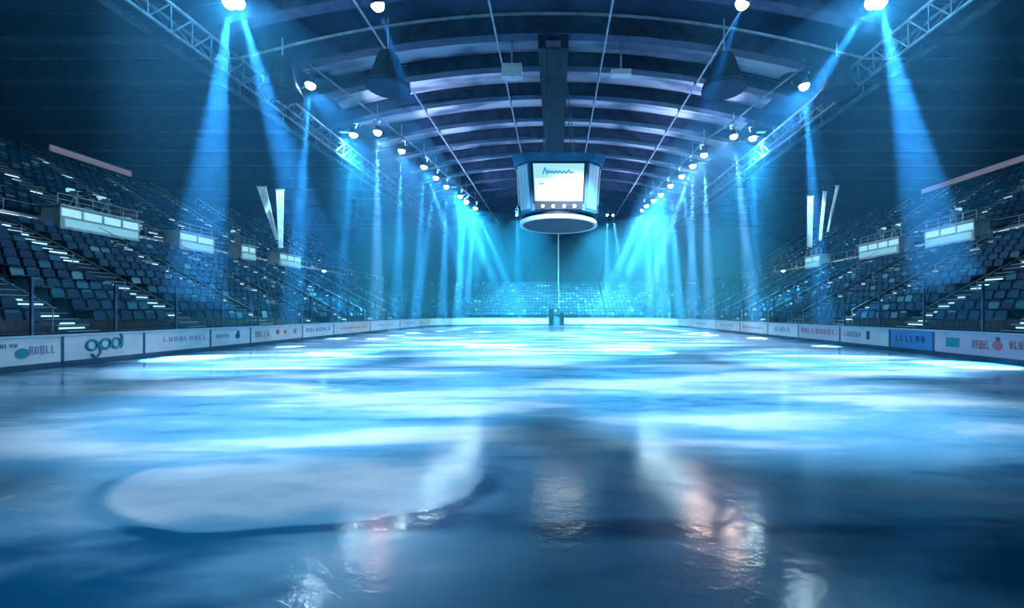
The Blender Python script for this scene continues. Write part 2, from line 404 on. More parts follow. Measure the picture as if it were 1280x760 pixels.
for s, row in ((-1, ROWL), (1, ROWR)):
    for i, (px, py, d, f) in enumerate(row):
        p = at(px, py, d)
        if i == 0: tg = (p.x-s*4.0, d+5, 0)
        else: tg = (p.x+s*random.uniform(-.2, 1.8), d+random.uniform(-1.5, 1.0), 0)
        warm = 1 if (s > 0 and i in (3, 4, 5)) or (s < 0 and i == 3) else 0
        tgs = [(tg, 6 if i else 14, f)]
        if i in (5, 8, 10): tgs.append(((p.x-s*(3+i*.3), d+3, 0), 8, f*.7))
        if i == 1: tgs.append(((s*16.3, 24.9, 7.4), 20, .03))  # extra beam added only to brighten the pennants
        fixture(px, py, d, tgs, f'small bright spotlight in the {side_word(s)} roof row, {ORD[i]} counting away from the camera' if i else f'bright blue spotlight at the top edge, alone in the {side_word(s)} half near the centre',
                'roof spotlight rows', size=.27 if i else .28, wash=1.0 if i else 0, up=(1.0 if 1 < i else 0), warm=warm, ice=(-s*random.uniform(-4, 7), max(13, d-random.uniform(6, 14)), 0) if i else None)
    # curved pipe the row hangs from
    pts = [at(px, py, d)+Vector((0, 0, 1.06)) for px, py, d, f in row if f != .5 and not (s > 0 and px == 941)]
    t = thing('lighting_pipe', f'curved steel pipe carrying the {side_word(s)} row of roof spotlights', 'lighting pipe', pts[0], 0, 'curved lighting pipes')
    m = MB(); m.path([q-pts[0] for q in pts], .06, 8); m.build('pipe', truss_m, t)
    for q in pts: MB().tube(q-pts[0], Vector((q.x, q.y, roof_z(q.x)-.9))-pts[0], .025, 6).build('hanger', steel_l, t)
# unseen lamps added over the near ice, above the frame, to brighten the rink
for k, (x, y, tx, ty, f, ang, wd) in enumerate(((-6, 9.5, -2.6, 4.6, .075, 22, 'aimed at the near ice'), (-9, 8, -10.5, 15.5, .55, 33, 'outermost on the left'), (-5.5, 8, -6.5, 26, 1.2, 31, 'left of the middle'),
        (-1.5, 8, -1, 20, .5, 40, 'just left of the middle'), (1.5, 8, 1, 39, 1.6, 22, 'just right of the middle'), (5.5, 8, 6.5, 27, 1.2, 31, 'right of the middle'), (9, 8, 10.5, 15.5, .55, 33, 'outermost on the right'), (-3.5, 6, -4.5, 9.4, .24, 42, 'nearest the camera, on the left'), (3.5, 6, 4.5, 9.4, .24, 42, 'nearest the camera, on the right'))):
    t = thing('spotlight', f'added spotlight over the near ice, {wd}, above the frame', 'spotlight', (x, y, 14.9), 0, 'added near roof spotlights')
    R_ = (Vector((tx, ty, 0))-Vector((x, y, 14.9))).to_track_quat('-Z', 'Y').to_matrix()
    m = MB(); m.lathe([(.24, -.3), (.25, 0), (.2, .35), (.1, .45)], 16); m.v = [tuple(R_ @ Vector(v)) for v in m.v]; m.build('housing', black, t)
    m = MB(); m.tube((0, 0, .3), (0, 0, 2.2), .03); m.build('yoke', steel, t)
    v_ = (Vector((tx, ty, 0))-Vector((x, y, 14.9))).normalized()*.4
    spot('bulb', t, Vector((x, y, 14.9))+v_, (tx, ty, 0), P_TOP*f, ang, (.70, .83, 1), .8, .12)
# small double lamp beyond the scoreboard, and stand rim lamps
for k, (px, py, d, tg, f, lab) in enumerate((
        (759, 268, 50, (6.4, 51, 0), .5, 'tiny pale spotlight right of the scoreboard, left one of two close together'),
        (766, 268, 50, (9.5, 53, 0), .5, 'tiny pale spotlight right of the scoreboard, right one of two close together'),
        (646, 268, 52, (-4.4, 53, 0), .3, 'tiny dim spotlight left of the scoreboard over the far end'))):
    fixture(px, py, d, [(tg, 8, f)], lab, 'tiny spotlights by the scoreboard', size=.14, wash=0, up=0, glass=floor_e)
# a beam that crosses to the foot of the far boards
p = at(803, 262, 47); tt = fixture(803, 262, 47, [(at(742, 392, 55), 4.5, 1.6)], 'small spotlight at the far end of the right row, sending one slanting beam inward', 'roof spotlight rows', size=.16, wash=0, up=0)
for s, px in ((-1, 405), (1, 979)):
    p = at(px, 338, 40); t = thing('rim_lamp', f'small glowing cyan lamp on a short mast at the rim of the {side_word(s)} stand', 'lamp', p, 0, 'stand rim lamps')
    b = MB(); b.lathe([(.05, .2), (.2, .15), (.24, 0), (.2, -.02)], 14); b.build('housing', black, t)
    R = Matrix.Rotation(PI/2, 3, 'X')
    g = MB(); g.lathe([(.02, -.15), (.12, -.12), (.17, -.04), (.17, .0)], 14); g.build('lens', floor_e, t, smooth=True)
    row_k = (abs(p.x)-L0)/RUN; base = B0+int(row_k)*RISE
    m = MB(); m.tube((0, .05, .1), (0, .05, base-p.z), .05, 8); m.build('mast', steel, t)
    d_ = bpy.data.lights.new('bulb', 'POINT'); d_.energy = 12; d_.color = (.3, .85, 1); d_.shadow_soft_size = .3
    o = bpy.data.objects.new('bulb', d_); COL.objects.link(o); o.parent = t; o.location = (0, -.45, -.2)
# floods added over the far end to make the haze glow
for k, (x, y, tx, ty, f) in enumerate(((-11, 46, -5, 62, 1.0), (-4, 50, -2, 63, .7), (5, 50, 7, 62, .8), (12, 46, 11, 60, 1.4), (-15, 30, -21, 50, .7), (15, 30, 22, 50, .7))):
    z = roof_z(x)-1.6
    t = thing('added_flood_lamp', f'added wide blue flood lamp over the far ice, {ORD[k] if k else "first"} counted from the left', 'flood lamp', (x, y, z), 0, 'added far end flood lamps')
    b = MB(); b.box((0, 0, .12), (.7, .4, .22)); b.build('housing', black, t)
    g = MB(); g.box((0, 0, -.005), (.6, .32, .02)); g.build('lens', floor_e if 0 else mat('dim_added_flood_glass', (.2, .5, .7), .3, emit=(.1, .5, .7), es=1.0), t)
    for sx in (-.3, .3): MB().tube((sx, 0, .2), (sx, 0, 1.5), .025).build('bracket', steel, t)
    spot('bulb', t, (x, y, z-.15), (tx, ty, 1), P_END*f, 62, (.10, .66, .95), .9, .25)

# ------------------------------------------------------------------ scoreboard
SB = at(698, 237, 27.5); SB.z = 0
t = thing('scoreboard', 'centre hung dark blue scoreboard with glowing screen above the ice', 'scoreboard', (SB.x, SB.y, 9.45))
def octo(m, hw, ch, z0, z1, hw2=None, ch2=None, k=0):
    hw2 = hw2 or hw; ch2 = ch2 or ch
    def rg(h, c, z): return [(-c, -h, z), (c, -h, z), (h, -c, z), (h, c, z), (c, h, z), (-c, h, z), (-h, c, z), (-h, -c, z)]
    i = len(m.v); m.v += rg(hw, ch, z0)+rg(hw2, ch2, z1)
    for j in range(8): m.f.append((i+j, i+(j+1) % 8, i+8+(j+1) % 8, i+8+j)); m.mi.append(k)
    m.f.append(tuple(i+j for j in range(7, -1, -1))); m.mi.append(k); m.f.append(tuple(i+8+j for j in range(8))); m.mi.append(k)
m = MB(); octo(m, 2.35, 1.6, -1.5, 1.55, 2.55, 1.85); m.build('body', hood_m, t)
m = MB(); octo(m, 2.75, 2.1, 1.4, 1.8, 2.85, 2.25); m.build('hood', hood_m, t)
m = MB(); octo(m, 1.3, .8, 1.8, 2.1); m.build('top_plate', steel, t)
for ang in range(4):
    R = Matrix.Rotation(ang*PI/2, 3, 'Z')
    def tr(mb_): mb_.v = [tuple(R @ Vector(v)) for v in mb_.v]; return mb_
    # y of the body face at height z
    fy = lambda z: -(2.35+(z+1.5)/3.05*.2)
    m = MB(); z0, z1 = -.95, 1.25
    def slab(m, x0, x1, za, zb, off, th, taper=0): m.hexa([(x0+taper, fy(za)-off, za), (x1-taper, fy(za)-off, za), (x1-taper, fy(za)-off+th, za), (x0+taper, fy(za)-off+th, za), (x0, fy(zb)-off, zb), (x1, fy(zb)-off, zb), (x1, fy(zb)-off+th, zb), (x0, fy(zb)-off+th, zb)])
    slab(m, -1.68, 1.68, z0-.12, z1+.10, .06, .1, .13); fr = tr(m).build('screen_frame', black, t)
    m = MB(); slab(m, -1.54, 1.54, z0, z1, .09, .04, .12); sc_ = tr(m).build('screen', screen_e, t)
    m = MB(); slab(m, -1.44, 1.44, z0+.1, z0+1.35, .10, .02, .06); tr(m).build('pale_band', screen_w, sc_)
    # the scribbled word on the screen
    m = MB(); pts = []
    pr = [(-.95, .62), (-.82, 1.0), (-.7, .62), (-.62, .85), (-.5, .68), (-.38, .8), (-.28, .66), (-.15, .8), (-.05, .68), (.08, .8), (.2, .66), (.32, .8), (.45, .66), (.6, .86), (.72, .68), (.9, .74)]
    for (a, b), (c, e) in zip(pr, pr[1:]): m.tube((a, fy(b)-.115, b), (c, fy(e)-.115, e), .045, 6)
    for z_, w2 in ((.05, .3), (-.5, .34)):
        for sx in (-1, 1): tr(MB().box((sx*1.0, fy(z_)-.115, z_), (w2, .02, .07))).build('screen_print', screen_d, sc_)
    tr(m).build('screen_print', screen_d, sc_)
    # speaker row under the screen with four small lights
    m = MB(); slab(m, -1.42, 1.42, -1.45, -1.08, .12, .2); tr(m).build('speaker_box', black, t)
    for x in (-.95, -.33, .33, .95):
        m = MB(); m.tube((x, fy(-1.3)-.13, -1.27), (x, fy(-1.3)-.16, -1.27), .1, 10); tr(m).build('indicator_light', screen_w, t)
    # slanted corner panel with vertical seams
    R = Matrix.Rotation(ang*PI/2+PI/4, 3, 'Z'); dd = lambda z: -((2.35+(z+1.5)/3.05*.2)+(1.6+(z+1.5)/3.05*.25))/math.sqrt(2)
    m = MB()
    for x0 in (-.46, -.155, .15):
        x1 = x0+.27; za, zb = -1.35, 1.3; da, db = dd(za)-.05, dd(zb)-.05
        m.hexa([(x0, da, za), (x1, da, za), (x1, da+.06, za), (x0, da+.06, za), (x0, db, zb), (x1, db, zb), (x1, db+.06, zb), (x0, db+.06, zb)])
    tr(m).build('side_panel', panel_e, t)
# curved pale ring under the body
m = MB(); n = 48
for j in range(n):
    a, b = 2*PI*j/n, 2*PI*(j+1)/n
    P = lambda r, an, z: (r*.93*math.cos(an), r*.93*math.sin(an), z)
    m.hexa([P(2.55, a, -1.98), P(2.75, a, -1.98), P(2.75, b, -1.98), P(2.55, b, -1.98), P(2.5, a, -1.72), P(2.7, a, -1.72), P(2.7, b, -1.72), P(2.5, b, -1.72)])
m.build('lower_ring', mat('pale_ring', (.16, .3, .4), .35, emit=(.35, .75, .95), es=.12), t)
m = MB(); m.lathe([(2.3, -1.96), (2.34, -1.5)], 48); m.build('bottom_plate', black, t)
for sx in (-1, 1):
    for sy in (-1, 1): MB().tube((sx*1.1, sy*1.0, 2.05), (sx*.55, sy*1.0, 6.85), .03, 6).build('cable', truss_m, t)

# ------------------------------------------------------------------ hanging loudspeaker bells
bells = [(485, 110, 22, 1.15, 'left of the centre catwalk'), (905, 112, 22, 1.15, 'right of the centre catwalk'),
         (353, 118, 22, .95, 'far left beside the side truss'), (1046, 118, 22, .95, 'far right beside the side truss'),
         (402, 106, 26, .75, 'small, between the two larger left ones'), (990, 102, 26, .75, 'small, between the two larger right ones'),
         (940, 176, 33, .9, 'deeper in the hall behind the right lamps'), (455, 178, 33, .9, 'deeper in the hall behind the left lamps')]
for px, py, d, r, wd in bells:
    p = at(px, py, d)
    t = thing('hanging_bell_speaker', f'dark bell shaped loudspeaker hanging under the roof, {wd}', 'loudspeaker', p, 0, 'hanging bell loudspeakers')
    m = MB(); m.lathe([(r, 0), (r*.98, .12), (r*.80, .45), (r*.62, .95), (r*.52, 1.4), (r*.40, 1.75), (r*.2, 1.95), (.06, 2.0)], 20); m.build('bell', black, t, smooth=True)
    m = MB(); m.lathe([(r*.92, -.02), (r*.92, .02)], 20); m.build('grille', steel, t)
    m = MB(); m.tube((0, 0, 1.9), (0, 0, roof_z(p.x)-p.z-.3), .035, 6); m.build('hanger', steel_l, t)
    for j in range(6):
        a = j*PI/3; MB().tube((r*math.cos(a), r*math.sin(a), .05), (r*.45*math.cos(a), r*.45*math.sin(a), 1.6), .025, 5).build('brace', steel, t)
# pale junction boxes under the roof
for px, py, d, wd in ((640, 90, 25, 'left'), (776, 92, 25, 'right')):
    p = at(px, py, d); t = thing('junction_box', f'pale rectangular box hanging under the roof just {wd} of the centre catwalk', 'junction box', p, 0, 'roof junction boxes')
    hgt = .8 if wd == 'left' else .3
    m = MB(); m.box((0, 0, 0), (1.2, .5, hgt)); m.build('box', mat('pale_box', (.55, .60, .72), .5, noise=.1), t)
    m = MB(); m.box((0, -.26, 0), (1.0, .03, hgt*.75)); m.build('door', mat('pale_box_lid', (.48, .54, .66), .5), t)
    m = MB(); m.tube((0, 0, hgt/2), (0, 0, roof_z(p.x)-p.z-.2), .07, 8); m.build('hanger', steel_l, t)

# ------------------------------------------------------------------ dasher boards with printed panels, glass above
BH = 1.1
def glyphs(m, x0, x1, z, h, n, y=-.012, seed=0):
    """a row of blurred, unreadable printed shapes"""
    r = random.Random(seed); w_ = (x1-x0)/n
    for i in range(n):
        xa = x0+i*w_; hh = h*r.uniform(.8, 1.0); k = r.randint(0, 3); s_ = w_*.16
        m.box((xa+s_, y, z), (s_, .008, hh))
        if k != 1: m.box((xa+w_*.62, y, z), (s_, .008, hh))
        if k in (0, 2): m.box((xa+w_*.4, y, z+hh*.42), (w_*.5, .008, hh*.16))
        if k in (1, 2, 3): m.box((xa+w_*.4, y, z-hh*.42), (w_*.5, .008, hh*.16))
        if k in (0, 3): m.box((xa+w_*.4, y, z), (w_*.5, .008, hh*.16))
def ringpath(m, cx, cz, rx, rz, th, a0=0, a1=360, y=-.012, n=14):
    pts = [(cx+rx*math.cos(math.radians(a0+(a1-a0)*i/n)), y, cz+rz*math.sin(math.radians(a0+(a1-a0)*i/n))) for i in range(n+1)]
    m.path(pts, th, 5)
def board(a, b, face_m, label, prints=None, group='advertising boards round the rink', post=True):
    """one straight dasher board from a to b (seen from the ice a is at the left)"""
    a = Vector(a); b = Vector(b); w_ = (b-a).length; c = (a+b)/2; rz = math.atan2(b.y-a.y, b.x-a.x)
    t = thing('rink_board', label, 'rink board', (c.x, c.y, 0), rz, group)
    m = MB(); m.box((0, .06, .60), (w_-.02, .12, .82)); m.build('face', face_m, t)
    m = MB(); m.box((0, .055, .10), (w_-.01, .15, .20)); m.build('kick_plate', kick_m, t)
    m = MB(); m.box((0, .06, 1.045), (w_, .2, .07)); m.build('cap_rail', cap_m, t)
    if post:
        m = MB(); m.box((w_/2, .055, .55), (.07, .15, .92)); m.build('joint_post', kick_m, t)
    for (f, mt) in (prints or []):
        m = MB(); f(m, w_); m.v = [(x, y-.0, z) for x, y, z in m.v]; m.build('print', mt, t)
    return t
def xl(px): return HW_d(px)
def dl(px, s): # distance along the side wall at image column px
    L = (HW+CX) if s < 0 else (HW-CX)
    return F*L/abs(px-VX)
# left side, seen from the ice: near end is at the left
def blob(cx, cz, r):
    def f(m, w_): m.lathe([(r, -.006), (r, .006)], 16); n = 32; k = len(m.v)-n; m.v[k:] = [(x+cx*w_/2, z_-.01, y_+cz) for x, y_, z_ in m.v[k:]]
    return f
def script(cx, cz, sc):      # looping lettering like a hand written brand mark
    def f(m, w_):
        x = cx*w_/2
        ringpath(m, x-.42*sc, cz, .17*sc, .17*sc, .045*sc); ringpath(m, x-.30*sc, cz-.18*sc, .15*sc, .24*sc, .045*sc, 60, -150)
        ringpath(m, x+.02*sc, cz+.02, .17*sc, .17*sc, .045*sc); ringpath(m, x+.38*sc, cz+.02, .15*sc, .17*sc, .045*sc); ringpath(m, x+.52*sc, cz+.1*sc, .06*sc, .25*sc, .045*sc, 90, -90)
    return f
def row(x0, x1, cz, h, n, seed=0):
    def f(m, w_): glyphs(m, x0*w_/2, x1*w_/2, cz, h, n, seed=seed)
    return f
def bar(x0, x1, cz, h):
    def f(m, w_): m.box(((x0+x1)*w_/4, -.01, cz), ((x1-x0)*w_/2, .008, h))
    return f
left_edges = [dl(p, -1) for p in (-110, 78, 180, 263, 313, 378, 417, 463, 500)]+[YC]
LD = [('with a dark blue round mark and faint grey print', white, [(blob(.55-.2, .55, .16), teal_i), (row(-.1, .3, .8, .12, 6, 1), grey_i), (row(.45, .9, .62, .28, 5, 2), lilac_i)]),
      ('with a looping teal script mark', white, [(script(-.05, .66, 1.0), teal_i)]),
      ('with one long faint lilac text line', white, [(row(-.5, .9, .68, .22, 9, 3), lilac_i)]),
      ('with a small dark mark near its end', white, [(row(-.75, -.1, .66, .2, 6, 4), lilac_i), (blob(.3, .62, .15), navy_i), (bar(.26, .4, .72, .34), navy_i)]),
      ('warm white, with grey print and two small red stars', whitew, [(row(-.85, -.35, .62, .34, 5, 5), grey_i), (blob(-.05, .68, .15), red_i), (blob(.25, .66, .12), red_i), (bar(.6, .72, .66, .3), grey_i)]),
      ('with a grey text line, in the middle distance', white, [(row(-.8, .8, .66, .26, 8, 6), grey_i)]),
      ('warm white, with a faint reddish line', whitew, [(row(-.7, .8, .62, .18, 9, 7), red_i)]),
      ('plain white, before the far corner', white, [(row(-.6, .6, .66, .2, 7, 8), lilac_i)]),
      ('plain pale, touching the far corner', white, [(row(-.4, .4, .66, .2, 5, 9), grey_i)])]
for i in range(9):
    ds, fm, pr = LD[i]
    board((-HW, left_edges[i]), (-HW, left_edges[i+1]), fm, f'left side rink board {ds}', pr)
right_edges = [dl(p, 1) for p in (1330, 1167, 1112, 1050, 998, 960, 925, 895)]+[YC]
RD = [('pinkish white with red lettering and a red and dark emblem', pinkw, [(row(.3, .85, .68, .30, 8, 11), red_i), (blob(.13, .62, .17), red_i), (bar(.1, .17, .84, .16), navy_i), (row(-.28, .02, .62, .34, 5, 12), red_i), (bar(-.75, -.5, .62, .36), teal_i)]),
      ('bright blue with dark blue lettering', blueb, [(row(-.7, .7, .64, .30, 6, 13), navy_i)]),
      ('white with a dark upright mark and grey lettering', white, [(row(-.8, -.05, .66, .3, 6, 14), grey_i), (bar(.15, .28, .66, .42), navy_i)]),
      ('pinkish white with one row of faint red lettering', pinkw, [(row(-.85, .85, .68, .3, 9, 15), red_i)]),
      ('pale with a grey blue text block', white, [(row(-.5, .5, .66, .34, 6, 16), grey_i)]),
      ('warm white with a faint red line', whitew, [(row(-.8, .8, .62, .18, 9, 17), red_i)]),
      ('white with a short lilac text line', white, [(row(-.6, .6, .66, .2, 7, 18), lilac_i)]),
      ('plain pale, touching the far corner', white, [(row(-.4, .4, .66, .2, 5, 19), grey_i)])]
for i in range(8):
    ds, fm, pr = RD[i]
    board((HW, right_edges[i+1]), (HW, right_edges[i]), fm, f'right side rink board {ds}', pr)
# rounded corners: five short boards each; far end: six straight boards and a gate
r_ = RC; NC = 5
for s in (-1, 1):
    for j in range(NC):
        a0, a1 = PI/2*j/NC, PI/2*(j+1)/NC
        P = lambda a: (s*(XC+r_*math.cos(a)), YC+r_*math.sin(a))
        A, B = P(a0), P(a1)
        if s > 0: A, B = B, A
        board(A, B, white if j % 2 else whitew, f'pale board in the curved far {side_word(s)} corner, {ORD[j] if j else "first"} from the long side', post=False)
GX0, GX1 = at(686, 0, YE).x, at(705, 0, YE).x
ex = [-XC+(GX0+XC)*i/3 for i in range(4)]; ex2 = [GX1+(XC-GX1)*i/3 for i in range(4)]
for i in range(3):
    board((ex[i], YE), (ex[i+1], YE), white, f'white far end rink board left of the dark gate, {["outermost", "middle", "beside the gate"][i]} of three', post=False)
    board((ex2[i], YE), (ex2[i+1], YE), whitew, f'white far end rink board right of the dark gate, {["beside the gate", "middle", "outermost"][i]} of three', post=False)
gw = GX1-GX0
t = thing('rink_gate', 'dark gate with two posts in the middle of the far boards', 'gate', ((GX0+GX1)/2, YE, 0))
m = MB(); m.box((-gw/2+.32, .05, 1.1), (.62, .3, 2.2)); m.box((-gw/2+.32, .05, 2.24), (.7, .36, .08)); m.build('post', black, t)
m = MB(); m.box((gw/2-.3, .05, .85), (.58, .3, 1.7)); m.box((gw/2-.3, .05, 1.74), (.66, .36, .08)); m.build('post', black, t)
m = MB(); m.box((.03, .1, .62), (gw-1.15, .1, 1.15)); m.build('door', mat('gate_door', (.06, .20, .32), .5), t)
m = MB(); m.box((.03, .03, .75), (.4, .06, .05)); m.build('handle', rail_m, t)
p = at(698, 300, 57)
t = thing('hanging_cable', 'thin pale cable hanging behind the scoreboard down towards the far gate', 'cable', (at(698, 391, 59.5).x, 59.6, 2.4))
m = MB(); m.tube((0, 0, 0), (0, 0, 14.2), .05, 8); m.build('cable', rail_m, t)
m = MB(); m.lathe([(.02, -.3), (.16, -.22), (.16, 0), (.05, .1)], 12); m.build('weight', black, t)

# protective glass, one pane with its post each
def pane(a, b, label):
    a = Vector(a); b = Vector(b); w_ = (b-a).length; c = (a+b)/2; rz = math.atan2(b.y-a.y, b.x-a.x)
    t = thing('glass_shield', label, 'glass shield', (c.x, c.y, BH-.02), rz, 'clear shields on the boards')
    m = MB(); m.box((0, .06, .87), (w_-.08, .012, 1.7)); m.build('pane', glass_m, t)
    m = MB(); m.box((w_/2, .06, .88), (.06, .07, 1.76)); m.build('post', truss_m, t)
    m = MB(); m.box((0, .06, .03), (w_-.08, .05, .05)); m.build('gasket', black, t)
ys = [10.4+(YC-10.4)*i/16 for i in range(17)]
for s in (-1, 1):
    for i in range(16):
        A, B = (s*HW, ys[i]), (s*HW, ys[i+1])
        if s > 0: A, B = B, A
        pane(A, B, f'clear shield with thin metal post on the {side_word(s)} boards, {ORD[i]} from the camera')
    for j in range(NC):
        a0, a1 = PI/2*j/NC, PI/2*(j+1)/NC
        P = lambda a: (s*(XC+r_*math.cos(a)), YC+r_*math.sin(a)); A, B = P(a0), P(a1)
        if s > 0: A, B = B, A
        pane(A, B, f'clear shield in the curved far {side_word(s)} corner, {ORD[j] if j else "first"} from the long side')
for i in range(3):
    pane((ex[i], YE), (ex[i+1], YE), f'clear shield on the far boards left of the gate, {["outermost", "middle", "beside the gate"][i]} of three')
    pane((ex2[i], YE), (ex2[i+1], YE), f'clear shield on the far boards right of the gate, {["beside the gate", "middle", "outermost"][i]} of three')

# ------------------------------------------------------------------ seats
def seat_parts(M=None):
    pan, back, leg = MB(), MB(), MB()
    # local: sitter faces -y; pan hinge at y=.18
    pan.hexa([(-.21, -.24, .40), (.21, -.24, .40), (.20, .17, .37), (-.20, .17, .37), (-.22, -.26, .45), (.22, -.26, .45), (.21, .18, .42), (-.21, .18, .42)])
    back.hexa([(-.21, .16, .40), (.21, .16, .40), (.21, .20, .40), (-.21, .20, .40), (-.23, .25, .74), (.23, .25, .74), (.23, .29, .74), (-.23, .29, .74)])
    back.hexa([(-.23, .25, .74), (.23, .25, .74), (.23, .29, .74), (-.23, .29, .74), (-.15, .275, .84), (.15, .275, .84), (.15, .31, .84), (-.15, .31, .84)])
    leg.box((0, .2, .2), (.36, .05, .40))
    return pan, back, leg
pan, back, leg = seat_parts()
seat_me = [q.mesh(nm, mt) for q, nm, mt in ((pan, 'seat', seat_m), (back, 'backrest', seat_m), (leg, 'bracket', black))]
spots = []      # x, y, z, heading, kind
AY = [16.5+5.2*i for i in range(8)]; UY = [12+5.2*i for i in range(12)]
for s in (-1, 1):
    for k in range(NR):
        L = L0+(k+.62)*RUN; z = B0+k*RISE; y = 11.0
        while y < YC:
            if min(abs(y-a) for a in AY) > .75: spots.append((s*L, y, z, -s*PI/2, 'lower'))
            y += .56
        r = L-XC; na = int(PI/2*r/.58)
        for j in range(1, na):
            a = PI/2*j/na
            if min(abs(a-q) for q in (.5, 1.05)) * r > .7: spots.append((s*(XC+r*math.cos(a)), YC+r*math.sin(a), z, s*(a-PI/2), 'corner'))
    for k in range(UR):
        L = U0+(k+.62)*URUN; z = UB+k*URISE; y = 18.0
        while y < YW-1:
            if min(abs(y-a) for a in UY) > .75: spots.append((s*L, y, z, -s*PI/2, 'upper'))
            y += .6
for k in range(NR):
    L = L0+(k+.62)*RUN; z = B0+k*RISE; y = YC+L-XC; x = -XC
    while x <= XC:
        spots.append((x, y, z, 0, 'end')); x += .58
def px_of(q): return VX+F*(q[0]-CX)/q[1]
def vis(q):
    u = px_of(q); v = VY-F*(q[2]+.6-EYE)/q[1]; return -5 < u < 1285 and v < 415
cand = sorted([q for q in spots if q[4] == 'lower' and vis(q)], key=lambda q: (q[0]-CX)**2+q[1]**2)
near, far = cand[:300], None
nearset = set(near)
def heading(q): return q[3]
made = None
for q in near:
    s = -1 if q[0] < 0 else 1
    k = int((abs(q[0])-L0)/RUN); rn = (['front']+ORD[1:])[k]
    lab = f'dark blue plastic seat in the {rn} row of the {side_word(s)} lower stand'
    if made is None:
        t = thing('stadium_seat', lab, 'seat', q[:3]); made = t
        for me in seat_me:
            o = bpy.data.objects.new(me.name, me); COL.objects.link(o); o.parent = t
    else: t = copy_tree(made)
    t.location = q[:3]; t.rotation_euler = (0, 0, q[3])
    t['label'] = lab; t['group'] = f'seats in the {rn} row of the {side_word(s)} lower stand'
mb = MB()
for q in spots:
    if q in nearset or not (q[0]*0 == 0): continue
    c, sn = math.cos(q[3]), math.sin(q[3])
    for src in (pan, back):
        i = len(mb.v)
        mb.v += [(q[0]+x*c-y*sn, q[1]+x*sn+y*c, q[2]+z) for x, y, z in src.v]
        mb.f += [tuple(i+j for j in f) for f in src.f]; mb.mi += [0]*len(src.f)
    i = len(mb.v); x, y = .0, .2
    for dx, dy in ((-.18, 0), (.18, 0)):
        pass
    mb.box((q[0]-.2*sn, q[1]+.2*c, q[2]+.2), (.06+.3*abs(c), .06+.3*abs(sn), .40))
tag(mb.build('stadium_seats', seat_m), 'dim rows of blue seats filling the far and upper stands', 'seats', kind='stuff')

# ------------------------------------------------------------------ aisle stairs with lit steps and handrails
def aisle(s, y, base, L0_, run, rise, nr, label, grp, dens=.5):
    t = thing('aisle_stairs', label, 'stairs', (s*L0_, y, base), 0, grp); rr = random.Random(int(y*10)+s)
    m = MB()
    for k in range(nr):
        m.box((s*(k*run+run*.75), 0, k*rise+rise*.25), (run*.5, 1.1, rise*.5))
    m.build('steps', concrete, t)
    m = MB()
    for k in range(nr):
        m.box((s*(k*run+.03), 0, k*rise+.012), (.07, 1.1, .02)); m.box((s*(k*run+run*.5+.03), 0, k*rise+rise*.5+.012), (.07, 1.1, .02))
    m.build('step_nosing', step_m, t)
    for k in range(nr):
        if rr.random() < dens+.25: MB().box((s*(k*run+run*.5-.02), rr.uniform(-.2, .2), k*rise+rise*.28), (.03, rr.uniform(.3, .9), .06)).build('step_light', step_e, t)
        if rr.random() < dens: MB().box((s*(k*run-.02), rr.uniform(-.2, .2), k*rise-.16), (.03, rr.uniform(.3, .9), .06)).build('step_light', step_e, t)
    m = MB(); q0 = (s*run*.5, -.62, .9); q1 = (s*run*(nr-.3), -.62, (nr-.8)*rise+.9); m.tube(q0, q1, .03, 6)
    for k in range(0, nr, 3): m.tube((s*run*(k+.6), -.62, k*rise+.0), (s*run*(k+.6), -.62, (k+.1)*rise+.9), .02, 5)
    m.build('handrail', rail_m, t)
for s in (-1, 1):
    for i, y in enumerate(AY):
        aisle(s, y, B0, L0, RUN, RISE, NR, f'stair aisle with small step lights in the {side_word(s)} lower stand, {ORD[i]} from the camera', 'aisle stairs in the lower stands')
    for i, y in enumerate(UY[3:], 0):
        aisle(s, y, UB, U0, URUN, URISE, UR, f'stair aisle with small step lights in the {side_word(s)} upper stand, {ORD[i]} from the camera', 'aisle stairs in the upper stands', .25)
# parapet cap along the front of the upper stands, rail along the top of the lower stands
for s in (-1, 1):
    t = thing('parapet_rail', f'long bright rail along the front edge of the {side_word(s)} upper stand', 'rail', (s*30.25, 33, UB), 0, 'upper stand rails')
    m = MB(); m.box((0, 0, .06), (.14, 76, .10)); m.build('cap', rail_m, t)
    m = MB(); m.tube((0, -38, .75), (0, 38, .75), .03, 6); m.build('handrail', rail_m, t)
    for j in range(39): MB().tube((0, -38+j*2, .1), (0, -38+j*2, .75), .02, 5).build('baluster', rail_m, t)
    m = MB(); m.box((-s*.08, 0, -.06), (.02, 76, .05)); m.build('light_strip', mat('rail_strip', (.5, .6, .7), .4, emit=(.30, .42, .52), es=2.2), t)
